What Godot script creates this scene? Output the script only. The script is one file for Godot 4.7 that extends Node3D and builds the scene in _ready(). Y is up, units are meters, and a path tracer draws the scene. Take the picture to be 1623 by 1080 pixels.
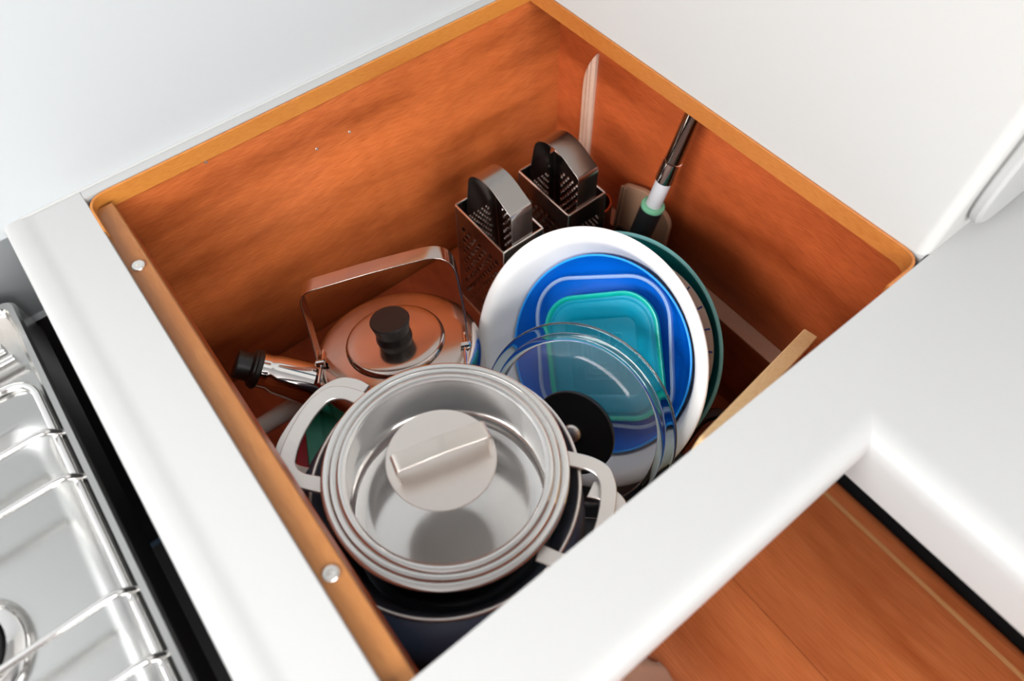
extends Node3D

# ---------------------------------------------------------------- mesh builder
class MB:
	var v := PackedVector3Array()
	var uv := PackedVector2Array()
	var T := Transform3D()

	func tri(a: Vector3, b: Vector3, c: Vector3, ua := Vector2.ZERO, ub := Vector2.ZERO, uc := Vector2.ZERO) -> void:
		v.append(T * a); v.append(T * b); v.append(T * c)
		uv.append(ua); uv.append(ub); uv.append(uc)

	func quad(a: Vector3, b: Vector3, c: Vector3, d: Vector3) -> void:
		var w := (b - a).length(); var h := (c - b).length()
		tri(a, b, c, Vector2(0, 0), Vector2(w, 0), Vector2(w, h))
		tri(a, c, d, Vector2(0, 0), Vector2(w, h), Vector2(0, h))

	# chamfered box
	func box(c: Vector3, s: Vector3, b := 0.001) -> void:
		var h := s * 0.5
		b = minf(b, minf(h.x, minf(h.y, h.z)) * 0.9)
		var P := func(sx: float, sy: float, sz: float, ax: int) -> Vector3:
			var q := Vector3(sx * (h.x - b), sy * (h.y - b), sz * (h.z - b))
			q[ax] += b * [sx, sy, sz][ax]
			return c + q
		for ax in 3:
			for sg in [-1.0, 1.0]:
				var k := []
				for m in [[-1, -1], [1, -1], [1, 1], [-1, 1]]:
					var g := [0.0, 0.0, 0.0]
					g[ax] = sg; g[(ax + 1) % 3] = float(m[0]); g[(ax + 2) % 3] = float(m[1])
					k.append(P.call(g[0], g[1], g[2], ax))
				if sg > 0: quad(k[0], k[1], k[2], k[3])
				else: quad(k[3], k[2], k[1], k[0])
		for ax in 3:
			var a2 := (ax + 1) % 3; var a3 := (ax + 2) % 3
			for s2 in [-1.0, 1.0]:
				for s3 in [-1.0, 1.0]:
					var g0 := [0.0, 0.0, 0.0]; g0[ax] = -1.0; g0[a2] = s2; g0[a3] = s3
					var g1 := g0.duplicate(); g1[ax] = 1.0
					var p0: Vector3 = P.call(g0[0], g0[1], g0[2], a2)
					var p1: Vector3 = P.call(g1[0], g1[1], g1[2], a2)
					var p2: Vector3 = P.call(g1[0], g1[1], g1[2], a3)
					var p3: Vector3 = P.call(g0[0], g0[1], g0[2], a3)
					if s2 * s3 > 0: quad(p0, p1, p2, p3)
					else: quad(p3, p2, p1, p0)
		for sx in [-1.0, 1.0]:
			for sy in [-1.0, 1.0]:
				for sz in [-1.0, 1.0]:
					var a: Vector3 = P.call(sx, sy, sz, 0); var d: Vector3 = P.call(sx, sy, sz, 1); var e: Vector3 = P.call(sx, sy, sz, 2)
					if sx * sy * sz > 0: tri(a, d, e)
					else: tri(a, e, d)

	# profile of (radius, height); outside runs upwards
	func lathe(pr: Array, n := 64, closed := false) -> void:
		var m := pr.size()
		for i in (m if closed else m - 1):
			var p: Vector2 = pr[i]; var q: Vector2 = pr[(i + 1) % m]
			for j in n:
				var a := TAU * j / n; var b := TAU * (j + 1) / n
				var A := Vector3(p.x * cos(a), p.y, p.x * sin(a)); var B := Vector3(q.x * cos(a), q.y, q.x * sin(a))
				var C := Vector3(q.x * cos(b), q.y, q.x * sin(b)); var D := Vector3(p.x * cos(b), p.y, p.x * sin(b))
				if q.x > 1e-6: tri(A, B, C)
				if p.x > 1e-6: tri(A, C, D)

	# loops of equal length joined in order (outside runs upwards, loops run like growing angles in x,z)
	func loft(loops: Array, cap0 := true, cap1 := true) -> void:
		for i in loops.size() - 1:
			var p: PackedVector3Array = loops[i]; var q: PackedVector3Array = loops[i + 1]
			for j in p.size():
				var k := (j + 1) % p.size()
				quad(p[j], q[j], q[k], p[k])
		for e in 2:
			if (cap0 if e == 0 else cap1):
				var p: PackedVector3Array = loops[0 if e == 0 else -1]
				var c := Vector3.ZERO
				for w in p: c += w
				c /= p.size()
				for j in p.size():
					var k := (j + 1) % p.size()
					if e == 0: tri(c, p[j], p[k])
					else: tri(c, p[k], p[j])

	# flat polygon (x, z) given thickness between y0 and y1, chamfered by b
	func prism(poly: PackedVector2Array, y0: float, y1: float, b := 0.0005) -> void:
		if not Geometry2D.is_polygon_clockwise(poly):
			pass
		else:
			poly = poly.duplicate(); poly.reverse()
		var n := poly.size()
		var ins := PackedVector2Array()
		for i in n:
			var p := poly[(i + n - 1) % n]; var c := poly[i]; var q := poly[(i + 1) % n]
			var d0 := (c - p).normalized(); var d1 := (q - c).normalized()
			var n0 := Vector2(-d0.y, d0.x); var n1 := Vector2(-d1.y, d1.x)
			var mm := (n0 + n1)
			mm = mm / maxf(0.3, mm.length_squared() * 0.5)
			ins.append(c + mm * b)
		var idx := Geometry2D.triangulate_polygon(ins)
		var L := func(pp: PackedVector2Array, y: float) -> PackedVector3Array:
			var o := PackedVector3Array()
			for w in pp: o.append(Vector3(w.x, y, w.y))
			return o
		loft([L.call(ins, y0), L.call(poly, y0 + b), L.call(poly, y1 - b), L.call(ins, y1)], false, false)
		for i in range(0, idx.size(), 3):
			var a := ins[idx[i]]; var c := ins[idx[i + 1]]; var d := ins[idx[i + 2]]
			if (c - a).cross(d - a) < 0:
				var t := c; c = d; d = t
			# counter-clockwise in (x, z) seen from below
			tri(Vector3(a.x, y0, a.y), Vector3(c.x, y0, c.y), Vector3(d.x, y0, d.y), a, c, d)
			tri(Vector3(a.x, y1, a.y), Vector3(d.x, y1, d.y), Vector3(c.x, y1, c.y), a, d, c)

	func tube(path: Array, r: float, n := 12, caps := true, r1 := -1.0) -> void:
		var m := path.size()
		var rings := []
		var t0: Vector3 = (path[1] - path[0]).normalized()
		var nx := t0.cross(Vector3(0.31, 0.9, 0.17)).normalized()
		for i in m:
			var t: Vector3 = (path[mini(i + 1, m - 1)] - path[maxi(i - 1, 0)]).normalized()
			nx = (nx - t * nx.dot(t)).normalized()
			var ny := t.cross(nx)
			var rr := r if r1 < 0 else lerpf(r, r1, float(i) / (m - 1))
			var ring := PackedVector3Array()
			for j in n:
				var a := -TAU * j / n
				ring.append(path[i] + (nx * cos(a) + ny * sin(a)) * rr)
			rings.append(ring)
		loft(rings, caps, caps)

	# flat strap of width w along W, thickness th, following a path
	func strap(path: Array, W: Vector3, w: float, th: float, b := 0.0003) -> void:
		var m := path.size(); var rings := []
		var cs := [Vector2(-w / 2 + b, -th / 2), Vector2(w / 2 - b, -th / 2), Vector2(w / 2, -th / 2 + b), Vector2(w / 2, th / 2 - b), Vector2(w / 2 - b, th / 2), Vector2(-w / 2 + b, th / 2), Vector2(-w / 2, th / 2 - b), Vector2(-w / 2, -th / 2 + b)]
		for i in m:
			var t: Vector3 = (path[mini(i + 1, m - 1)] - path[maxi(i - 1, 0)]).normalized()
			var N := W.cross(t).normalized()
			var ring := PackedVector3Array()
			for c in cs: ring.append(path[i] + W * c.x + N * c.y)
			rings.append(ring)
		# orientation: W x N = t direction needs loops reversed for outward faces
		var out := []
		for r in rings:
			var q: PackedVector3Array = r.duplicate(); q.reverse(); out.append(q)
		loft(out, true, true)

	func mesh(crease := 40.0) -> ArrayMesh:
		var n := v.size()
		var fn := PackedVector3Array(); fn.resize(n / 3)
		var at := {}
		for f in n / 3:
			fn[f] = (v[f * 3 + 1] - v[f * 3]).cross(v[f * 3 + 2] - v[f * 3])
			for k in 3:
				var p := v[f * 3 + k] * 50000.0
				var key := Vector3i(roundi(p.x), roundi(p.y), roundi(p.z))
				if at.has(key): at[key].append(f)
				else: at[key] = [f]
		var lim := cos(deg_to_rad(crease))
		var nn := PackedVector3Array(); nn.resize(n)
		var un := PackedVector3Array(); un.resize(n / 3)
		for f in n / 3: un[f] = fn[f].normalized()
		var P := PackedVector3Array(); P.resize(n)
		var U := PackedVector2Array(); U.resize(n)
		var o := 0
		for f in n / 3:
			if fn[f].length_squared() < 1e-22: continue
			for k in [0, 2, 1]:
				var i: int = f * 3 + k
				var p := v[i] * 50000.0
				var s := Vector3.ZERO
				for g in at[Vector3i(roundi(p.x), roundi(p.y), roundi(p.z))]:
					if un[g].dot(un[f]) > lim: s += fn[g]
				P[o] = v[i]; U[o] = uv[i]; nn[o] = s.normalized(); o += 1
		P.resize(o); U.resize(o); nn.resize(o)
		var a := []; a.resize(Mesh.ARRAY_MAX)
		a[Mesh.ARRAY_VERTEX] = P; a[Mesh.ARRAY_NORMAL] = nn; a[Mesh.ARRAY_TEX_UV] = U
		var me := ArrayMesh.new()
		me.add_surface_from_arrays(Mesh.PRIMITIVE_TRIANGLES, a)
		return me

# ---------------------------------------------------------------- scene graph helpers
var taken := {}
func numbered(n: String) -> String:
	if not taken.has(n):
		taken[n] = 0
		return n
	taken[n] += 1
	return "%s_%03d" % [n, taken[n]]

func tag(o: Node, label: String, category: String, group := "") -> Node:
	o.set_meta("label", label); o.set_meta("category", category)
	if group: o.set_meta("group", group)
	return o

func thing(called: String, label: String, category: String, at := Transform3D(), group := "") -> Node3D:
	var o := Node3D.new(); o.name = numbered(called); add_child(o)
	o.transform = at
	tag(o, label, category, group)
	return o

func put(called: String, mb: MB, mat: Material, parent: Node = null, crease := 40.0) -> MeshInstance3D:
	var o := MeshInstance3D.new()
	o.name = numbered(called) if parent == null else called
	o.mesh = mb.mesh(crease)
	o.material_override = null
	o.mesh.surface_set_material(0, mat)
	o.cast_shadow = GeometryInstance3D.SHADOW_CASTING_SETTING_ON
	(self if parent == null else parent).add_child(o, true)
	return o

func struct(called: String, mb: MB, mat: Material) -> MeshInstance3D:
	var o := put(called, mb, mat, null)
	o.set_meta("kind", "structure")
	return o

# frame with y along n, x as near as possible to the hint
func frame(c: Vector3, n: Vector3, hint := Vector3.RIGHT) -> Transform3D:
	var y := n.normalized()
	var x := (hint - y * hint.dot(y)).normalized()
	return Transform3D(Basis(x, y, x.cross(y)), c)

func rrect(hw: float, hd: float, r: float, y: float, seg := 8, turn := 0.0) -> PackedVector3Array:
	var o := PackedVector3Array()
	for q in 4:
		var cx: float = (hw - r) * [1, -1, -1, 1][q]; var cz: float = (hd - r) * [1, 1, -1, -1][q]
		for i in seg + 1:
			var a := PI / 2 * (q + float(i) / seg)
			o.append(Vector3(cx + r * cos(a), y, cz + r * sin(a)).rotated(Vector3.UP, turn))
	return o

func arc(c: Vector3, r: float, x: Vector3, y: Vector3, a0: float, a1: float, n := 8) -> Array:
	var o := []
	for i in n + 1:
		var a := deg_to_rad(lerpf(a0, a1, float(i) / n))
		o.append(c + (x * cos(a) + y * sin(a)) * r)
	return o

# polyline with rounded corners
func rounded(pts: Array, r: float, n := 6) -> Array:
	var o := [pts[0]]
	for i in range(1, pts.size() - 1):
		var p = pts[i]
		var d0 = (pts[i - 1] - p); var d1 = (pts[i + 1] - p)
		var rr = minf(r, minf(d0.length(), d1.length()) * 0.48)
		var a = p + d0.normalized() * rr; var b = p + d1.normalized() * rr
		for k in n + 1:
			var t := float(k) / n
			o.append(a.lerp(p, t).lerp(p.lerp(b, t), t))
	o.append(pts[-1])
	return o

# ---------------------------------------------------------------- materials
func srgb(r: float, g: float, b: float) -> Color:
	return Color(r / 255.0, g / 255.0, b / 255.0)

func plain(c: Color, rough := 0.5, metal := 0.0, spec := 0.5) -> StandardMaterial3D:
	var m := StandardMaterial3D.new()
	m.albedo_color = c; m.roughness = rough; m.metallic = metal; m.metallic_specular = spec
	return m

func noise_tex(freq: float, sd: int, ramp: Array, oct := 4, size := 512, normal := false, kind := FastNoiseLite.TYPE_SIMPLEX_SMOOTH) -> NoiseTexture2D:
	var f := FastNoiseLite.new()
	f.noise_type = kind; f.frequency = freq; f.seed = sd
	f.fractal_octaves = oct
	var t := NoiseTexture2D.new()
	t.width = size; t.height = size; t.seamless = true; t.noise = f; t.normalize = true
	if normal:
		t.as_normal_map = true; t.bump_strength = 2.0
	elif ramp.size():
		var g := Gradient.new()
		var off := PackedFloat32Array(); var col := PackedColorArray()
		for r in ramp: off.append(r[0]); col.append(r[1])
		g.offsets = off; g.colors = col
		t.color_ramp = g
	return t

# wood grain in world axes: grain scale per axis, broad blotches multiplied over it
func wood(lo: Color, mid: Color, hi: Color, scale: Vector3, sd: int, rough := 0.4, blotch := 0.8, coat := 0.0) -> StandardMaterial3D:
	var m := StandardMaterial3D.new()
	m.albedo_texture = noise_tex(0.028, sd, [[0.0, lo], [0.3, mid.lerp(lo, 0.35)], [0.5, mid], [0.72, mid.lerp(hi, 0.5)], [1.0, hi]], 6, 1024)
	m.uv1_triplanar = true; m.uv1_world_triplanar = true; m.uv1_triplanar_sharpness = 8.0
	m.uv1_scale = scale
	m.detail_enabled = true
	m.detail_blend_mode = BaseMaterial3D.BLEND_MODE_MUL
	m.detail_uv_layer = BaseMaterial3D.DETAIL_UV_2
	m.uv2_triplanar = true; m.uv2_world_triplanar = true; m.uv2_triplanar_sharpness = 8.0
	m.uv2_scale = Vector3(sqrt(scale.x), sqrt(scale.y), sqrt(scale.z)) * 0.3
	m.detail_albedo = noise_tex(0.012, sd + 6, [[0.0, Color(blotch, blotch * 0.94, blotch * 0.88)], [0.15, Color(blotch, blotch * 0.94, blotch * 0.88)], [0.5, Color(lerpf(blotch, 1, .65), lerpf(blotch, 1, .62), lerpf(blotch, 1, .6))], [0.85, Color(1, 1, 1)], [1.0, Color(1, 1, 1)]], 5, 512)
	m.roughness = rough
	if coat > 0:
		m.clearcoat_enabled = true; m.clearcoat = coat; m.clearcoat_roughness = 0.22
	return m

var M := {}

func make_materials() -> void:
	M.white = plain(srgb(167, 167, 166), 0.4)
	M.wall = plain(srgb(175, 179, 181), 0.5)
	M.bulkhead = plain(srgb(180, 180, 178), 0.45)
	M.black = plain(srgb(14, 13, 13), 0.55)
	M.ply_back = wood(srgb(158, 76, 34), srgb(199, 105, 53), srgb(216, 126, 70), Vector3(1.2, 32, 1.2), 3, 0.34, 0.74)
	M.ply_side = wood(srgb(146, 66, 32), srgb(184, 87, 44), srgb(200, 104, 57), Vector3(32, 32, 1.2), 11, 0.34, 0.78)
	M.edging = wood(srgb(168, 100, 40), srgb(187, 120, 52), srgb(196, 130, 62), Vector3(2.5, 30, 2.5), 21, 0.35, 0.92)
	M.strip = wood(srgb(138, 85, 43), srgb(155, 101, 54), srgb(166, 112, 64), Vector3(40, 40, 1.6), 31, 0.3, 0.9)
	M.sole = wood(srgb(190, 94, 48), srgb(228, 128, 72), srgb(242, 148, 90), Vector3(22, 22, 0.35), 41, 0.28, 0.86, 0.4)
	M.holly = wood(srgb(206, 140, 84), srgb(220, 156, 98), srgb(230, 170, 110), Vector3(30, 30, 1.0), 45, 0.3, 0.95)
	M.pine = wood(srgb(226, 176, 118), srgb(240, 200, 146), srgb(246, 214, 168), Vector3(3, 40, 40), 51, 0.5, 0.92)
	M.ply_light = wood(srgb(178, 140, 120), srgb(206, 172, 152), srgb(222, 192, 174), Vector3(130, 4, 130), 61, 0.7, 0.9)
	M.particle = plain(srgb(240, 192, 166), 0.85)
	M.particle.albedo_texture = noise_tex(0.2, 71, [[0.0, Color(.6, .55, .5)], [0.5, Color(.86, .84, .82)], [1.0, Color(1, 1, 1)]], 3, 512)
	M.particle.uv1_triplanar = true; M.particle.uv1_world_triplanar = true; M.particle.uv1_scale = Vector3(8, 8, 8)
	M.steel = plain(srgb(228, 224, 219), 0.22, 1.0)
	M.hob = plain(srgb(172, 172, 170), 0.24, 1.0)
	M.pot_steel = plain(srgb(214, 211, 208), 0.12, 1.0)
	M.strap = plain(srgb(214, 206, 198), 0.26, 1.0)
	M.chrome = plain(srgb(226, 224, 222), 0.07, 1.0)
	M.brushed = plain(srgb(222, 217, 212), 0.4, 1.0)
	M.disc = plain(srgb(222, 214, 208), 0.34, 1.0)
	M.grater = plain(srgb(164, 158, 154), 0.22, 1.0)
	M.kettle = plain(srgb(196, 182, 174), 0.17, 1.0)
	M.kettle.roughness_texture = noise_tex(0.03, 83, [[0.0, Color(.7, .7, .7)], [1.0, Color(1, 1, 1)]], 4, 512)
	M.kettle.uv1_triplanar = true; M.kettle.uv1_scale = Vector3(7, 7, 7)
	M.bakelite = plain(srgb(26, 25, 25), 0.42)
	M.nonstick = plain(srgb(84, 92, 106), 0.3)
	M.navy = plain(srgb(60, 72, 94), 0.36)
	M.white_plastic = plain(srgb(238, 238, 238), 0.35)
	M.blue = plain(srgb(0, 98, 205), 0.3)
	M.blue_edge = plain(srgb(30, 150, 240), 0.3)
	M.teal = plain(srgb(24, 146, 152), 0.35)
	M.teal_edge = plain(srgb(126, 200, 204), 0.35)
	M.teal_lid = plain(srgb(0, 158, 192), 0.22)
	M.teal_lid.transparency = BaseMaterial3D.TRANSPARENCY_ALPHA; M.teal_lid.albedo_color.a = 0.82; M.teal_lid.roughness = 0.3
	M.teal_rim = plain(srgb(0, 172, 160), 0.3)
	M.clear = plain(srgb(40, 140, 230), 0.26); M.clear.transparency = BaseMaterial3D.TRANSPARENCY_ALPHA; M.clear.albedo_color.a = 0.02; M.clear.roughness = 0.05; M.clear.metallic_specular = 0.12
	M.clear_rim = plain(srgb(190, 214, 240), 0.3); M.clear_rim.transparency = BaseMaterial3D.TRANSPARENCY_ALPHA; M.clear_rim.albedo_color.a = 0.5
	M.pane = plain(Color(1, 1, 1, 0.03), 0.03, 0.0, 0.26); M.pane.transparency = BaseMaterial3D.TRANSPARENCY_ALPHA
	M.glass = plain(Color(0.93, 0.98, 0.97, 0.0), 0.02); M.glass.refraction_enabled = true; M.glass.refraction_scale = 0.047
	M.beige = plain(srgb(206, 184, 170), 0.4)
	M.ink = plain(srgb(32, 66, 140), 0.4)
	M.board = plain(srgb(160, 124, 98), 0.7)
	M.green = plain(srgb(8, 140, 110), 0.4)
	M.red = plain(srgb(214, 34, 56), 0.4)
	M.grey_tube = plain(srgb(206, 200, 190), 0.5)
	M.copper = plain(srgb(196, 120, 86), 0.28, 1.0)
	M.alu = plain(srgb(178, 178, 182), 0.4)
	M.dark_chrome = plain(srgb(150, 146, 142), 0.12, 1.0)
	M.mint = plain(srgb(110, 176, 140), 0.6)
	M.sleeve = plain(srgb(24, 24, 26), 0.45)
	M.black_nylon = plain(srgb(20, 19, 19), 0.4)
	M.glow = plain(Color.WHITE, 0.6)
	M.glow.emission_enabled = true; M.glow.emission = srgb(246, 250, 255); M.glow.emission_energy_multiplier = 1.5

const RIM := 0.0

# ---------------------------------------------------------------- build
func _ready() -> void:
	# camera
	var cam := Camera3D.new(); cam.name = "camera"
	var ca := CameraAttributesPhysical.new()
	ca.frustum_focal_length = 24.471
	ca.frustum_focus_distance = 0.80
	ca.exposure_aperture = 2.8
	ca.frustum_near = 0.02; ca.frustum_far = 50.0
	cam.attributes = ca
	cam.keep_aspect = Camera3D.KEEP_HEIGHT
	cam.transform = Transform3D(Basis(Vector3(0.78773978, -0.02712886, 0.61541048), Vector3(0.53443338, 0.52692135, -0.66085918), Vector3(-0.30634456, 0.84948097, 0.42957548)), Vector3(0, 0.52, 0))
	cam.fov = 52.2466
	cam.near = 0.02
	add_child(cam)
	# sky, exposure
	var we := WorldEnvironment.new(); we.name = "world"
	var e := Environment.new()
	e.background_mode = Environment.BG_SKY
	var sky := Sky.new(); var sm := ProceduralSkyMaterial.new()
	sm.sky_top_color = srgb(150, 185, 225); sm.sky_horizon_color = srgb(226, 234, 242)
	sm.ground_bottom_color = srgb(120, 120, 120); sm.ground_horizon_color = srgb(210, 215, 220)
	sky.sky_material = sm; e.sky = sky
	e.tonemap_mode = Environment.TONE_MAPPER_LINEAR
	e.tonemap_exposure = 1.03
	e.sdfgi_enabled = true; e.ssao_enabled = true; e.ssil_enabled = true
	we.environment = e
	add_child(we)
	make_materials()
	# daylight: two unseen windows placed to light the locker from front and left, each a glowing pane with a light of its size in front
	unseen_window_light("unseen_window_1", Vector3(-0.15, 0.90, 1.35), Vector3(0.0, -0.60, -0.80), Vector2(1.5, 0.6), 4.2)
	unseen_window_light("unseen_window_2", Vector3(-1.30, 0.88, -0.05), Vector3(0.80, -0.60, 0.0), Vector2(0.6, 1.1), 3.9)
	build_room()
	build_worktop()
	build_locker()
	build_stove()
	build_pots()
	build_kettle()
	build_graters()
	build_bowls()
	build_glass_lid()
	build_rest()
	build_person()

func unseen_window_light(called: String, c: Vector3, n: Vector3, size: Vector2, energy: float) -> void:
	var T := frame(c, n, Vector3.RIGHT)
	var o := Node3D.new(); o.name = called; add_child(o); o.transform = T
	o.set_meta("kind", "structure")
	var p := MB.new(); p.box(Vector3(0, 0, 0), Vector3(size.x, 0.008, size.y), 0.002)
	put("pane", p, M.glow, o)
	var f := MB.new()
	for s in [-1.0, 1.0]:
		f.box(Vector3(s * (size.x / 2 + 0.02), 0.0, 0), Vector3(0.04, 0.03, size.y + 0.08), 0.004)
		f.box(Vector3(0, 0.0, s * (size.y / 2 + 0.02)), Vector3(size.x, 0.03, 0.04), 0.004)
	put("frame", f, M.white, o)
	var l := AreaLight3D.new(); l.name = called + "_daylight"
	l.area_size = size
	l.light_energy = energy
	l.light_color = srgb(253, 253, 252)
	l.shadow_enabled = true
	l.area_range = 8.0
	# an area light shines along its -z
	l.transform = Transform3D(Basis(T.basis.x, T.basis.z, -T.basis.y) * Basis(Vector3.RIGHT, Vector3.UP, Vector3.BACK), c + n * 0.02)
	if (-l.transform.basis.z).dot(n) < 0:
		l.transform.basis = Basis(l.transform.basis.x, -l.transform.basis.y, -l.transform.basis.z)
	add_child(l)

func build_room() -> void:
	var b := MB.new()
	b.box(Vector3(-0.5, 0.6, -0.745), Vector3(3.1, 1.44, 0.11), 0.002)
	b.box(Vector3(-0.93, -0.07, -0.745), Vector3(1.62, 0.12, 0.11), 0.002)
	struct("wall_back", b, M.wall)
	# bulkhead standing on the right edge of the opening, with a rounded vertical corner
	b = MB.new()
	var poly := PackedVector2Array([Vector2(0.541, -0.80)])
	for p in arc(Vector3(0.553, 0, -0.104), 0.012, Vector3.LEFT, Vector3.BACK, 0, 90, 10): poly.append(Vector2(p.x, p.z))
	poly.append(Vector2(1.4, -0.092)); poly.append(Vector2(1.4, -0.80))
	b.prism(poly, 0.0, 1.32, 0.0)
	struct("wall_right", b, M.bulkhead)
	b = MB.new(); b.box(Vector3(-2.05, 0.2, 0.8), Vector3(0.1, 2.24, 3.2), 0.002); struct("wall_left", b, M.wall)
	b = MB.new(); b.box(Vector3(-0.3, 0.2, 2.35), Vector3(3.6, 2.24, 0.1), 0.002); struct("wall_front", b, M.wall)
	b = MB.new(); b.box(Vector3(1.45, 0.2, 0.8), Vector3(0.1, 2.24, 3.2), 0.002); struct("wall_side", b, M.wall)
	b = MB.new(); b.box(Vector3(-0.3, 1.22, 0.8), Vector3(3.6, 0.12, 3.3), 0.002)
	struct("ceiling", b, M.wall)
	# cabin sole of varnished boards with a pale inlay
	b = MB.new(); b.box(Vector3(-0.3, -0.80, 0.8), Vector3(3.6, 0.04, 3.3), 0.002)
	var fl := struct("floor", b, M.black)
	var xs := [[-1.9, -1.4], [-1.4, -0.9], [-0.9, -0.4], [-0.4, 0.0], [0.0, 0.228], [0.228, 0.455], [0.455, 0.6998]]
	for k in xs:
		var q := MB.new(); q.box(Vector3((k[0] + k[1]) / 2, -0.762, 0.9), Vector3(k[1] - k[0] - 0.0009, 0.036, 2.9), 0.0008)
		put("plank", q, M.sole, fl)
	var q1 := MB.new(); q1.box(Vector3(0.7040, -0.762, 0.9), Vector3(0.008, 0.036, 2.9), 0.0006); put("inlay_strip", q1, M.holly, fl)
	var pts := PackedVector2Array([Vector2(0.7082, -0.78), Vector2(0.7082, -0.744), Vector2(0.726, -0.7445), Vector2(0.739, -0.749), Vector2(0.747, -0.759), Vector2(0.7485, -0.78)])
	var q2 := MB.new(); q2.T = Transform3D(Basis(Vector3(1, 0, 0), Vector3(0, 0, 1), Vector3(0, 1, 0)), Vector3.ZERO)
	q2.T = Transform3D(Basis(Vector3(1, 0, 0), Vector3(0, 0, -1), Vector3(0, 1, 0)), Vector3(0, 0, 2.3))
	q2.prism(pts, 0.0, 2.9, 0.0004)
	put("edge_plank", q2, M.sole, fl)
	# caulk bead where the back ledge meets the wall
	b = MB.new(); b.tube([Vector3(-0.112, 0.0008, -0.6895), Vector3(0.541, 0.0008, -0.6895)], 0.0017, 8)
	struct("trim_1", b, M.white)
	# cupboard door in the face of the bulkhead
	var door := Node3D.new(); door.name = "door_1"; door.set_meta("kind", "structure"); add_child(door)
	door.position = Vector3(0.56, 0.008, -0.092)
	var dp := PackedVector2Array()
	for p in rounded([Vector2(0, 0.55), Vector2(0, 0.0), Vector2(0.6, 0.0)], 0.085, 10): dp.append(p)
	dp.append(Vector2(0.6, 0.55))
	b = MB.new(); b.T = Transform3D(Basis(Vector3(1, 0, 0), Vector3(0, 0, 1), Vector3(0, 1, 0)), Vector3.ZERO)
	b.T = Transform3D(Basis(Vector3(1, 0, 0), Vector3(0, 0, 1), Vector3(0, -1, 0)), Vector3.ZERO)
	var dq := PackedVector2Array()
	for p in dp: dq.append(Vector2(p.x, -p.y))
	b.prism(dq, 0.0, 0.012, 0.003)
	put("door_leaf", b, M.white, door)
	b = MB.new(); b.box(Vector3(0.34, -0.004, 0.003), Vector3(0.52, 0.006, 0.005), 0.0005); put("gap_shade", b, M.black, door)  # black strip standing in for the shade in the gap under the door

# a slab edge with a soft raised lip: section (s, y) swept along a direction; m0, m1 mitre the ends
func section(mb: MB, pts: Array, origin: Vector3, sdir: Vector3, along: Vector3, m0 := 0.0, m1 := 0.0) -> void:
	var p0 := PackedVector3Array(); var p1 := PackedVector3Array()
	var ad := along.normalized()
	for p in pts:
		p0.append(origin + sdir * p.x + Vector3.UP * p.y + ad * (m0 * p.x)); p1.append(origin + sdir * p.x + Vector3.UP * p.y + along + ad * (m1 * p.x))
	if sdir.cross(Vector3.UP).dot(along) > 0:
		mb.loft([p1, p0])
	else:
		mb.loft([p0, p1])

func lip(w: float) -> Array:
	# from the wooden edge (s = w) outwards to the rounded, slightly raised lip at s = 0
	return [Vector2(w, -0.03), Vector2(w, -0.0008), Vector2(w - 0.0008, 0.0), Vector2(0.034, 0.0), Vector2(0.030, 0.0002), Vector2(0.026, 0.0008), Vector2(0.0225, 0.0015), Vector2(0.019, 0.0019), Vector2(0.014, 0.0020), Vector2(0.009, 0.0017), Vector2(0.0045, 0.0006), Vector2(0.0015, -0.0015), Vector2(0.0, -0.005), Vector2(0.0, -0.03)]

func nose(drop: float) -> Array:
	return [Vector2(0.087, -0.03), Vector2(0.087, 0.0), Vector2(0.0868, 0.0), Vector2(0.024, 0.0), Vector2(0.018, -0.0004), Vector2(0.012, -0.0018), Vector2(0.007, -0.0046), Vector2(0.0032, -0.009), Vector2(0.0010, -0.015), Vector2(0.0, -0.024), Vector2(0.0, -drop + 0.001), Vector2(0.001, -drop), Vector2(0.02, -drop), Vector2(0.02, -0.03)]

func build_worktop() -> void:
	var t := thing("galley_worktop", "white moulded galley worktop framing the open locker with soft raised edges", "worktop")
	var b := MB.new()
	section(b, lip(0.08), Vector3(-0.130, 0, -0.69), Vector3.RIGHT, Vector3(0, 0, 1.4))
	put("left_rail", b, M.white, t, 50)
	b = MB.new()
	section(b, nose(0.045), Vector3(-0.052, 0, -0.005), Vector3.FORWARD, Vector3(0.4055, 0, 0), 0.0, 1.0)
	put("front_rail", b, M.white, t, 50)
	b = MB.new()
	var sn := nose(0.0675)
	section(b, sn, Vector3(0.3535, 0, -0.005), Vector3.RIGHT, Vector3(0, 0, 2.2), -1.0, 0.0)
	b.box(Vector3(0.970, -0.0150, 1.054), Vector3(1.0592, 0.03, 2.292), 0.0)
	put("side_counter", b, M.white, t, 50)
	b = MB.new()
	b.box(Vector3(0.2455, -0.0105, -0.6835), Vector3(0.591, 0.0210, 0.0135), 0.0)
	b.box(Vector3(0.57, -0.0105, -0.385), Vector3(0.058, 0.0210, 0.583), 0.0)
	put("back_ledge", b, M.white, t)
	# wooden edging round the opening (one strip with rounded corners)
	b = MB.new()
	var path := rounded([Vector3(-0.0495, -0.011, -0.62), Vector3(-0.0495, -0.011, -0.6745), Vector3(0.5395, -0.011, -0.6745)], 0.022, 8)
	b.strap(path, Vector3.UP, 0.0216, 0.003, 0.0006)
	put("edging_back", b, M.edging, t)
	b = MB.new()
	var path2 := rounded([Vector3(0.5395, -0.011, -0.673), Vector3(0.5395, -0.011, -0.0935), Vector3(0.49, -0.011, -0.0935)], 0.02, 8)
	b.strap(path2, Vector3.UP, 0.0226, 0.003, 0.0006)
	put("edging_right", b, wood(srgb(158, 90, 38), srgb(176, 108, 50), srgb(186, 120, 60), Vector3(30, 30, 2.5), 23, 0.35, 0.92), t)

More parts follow.
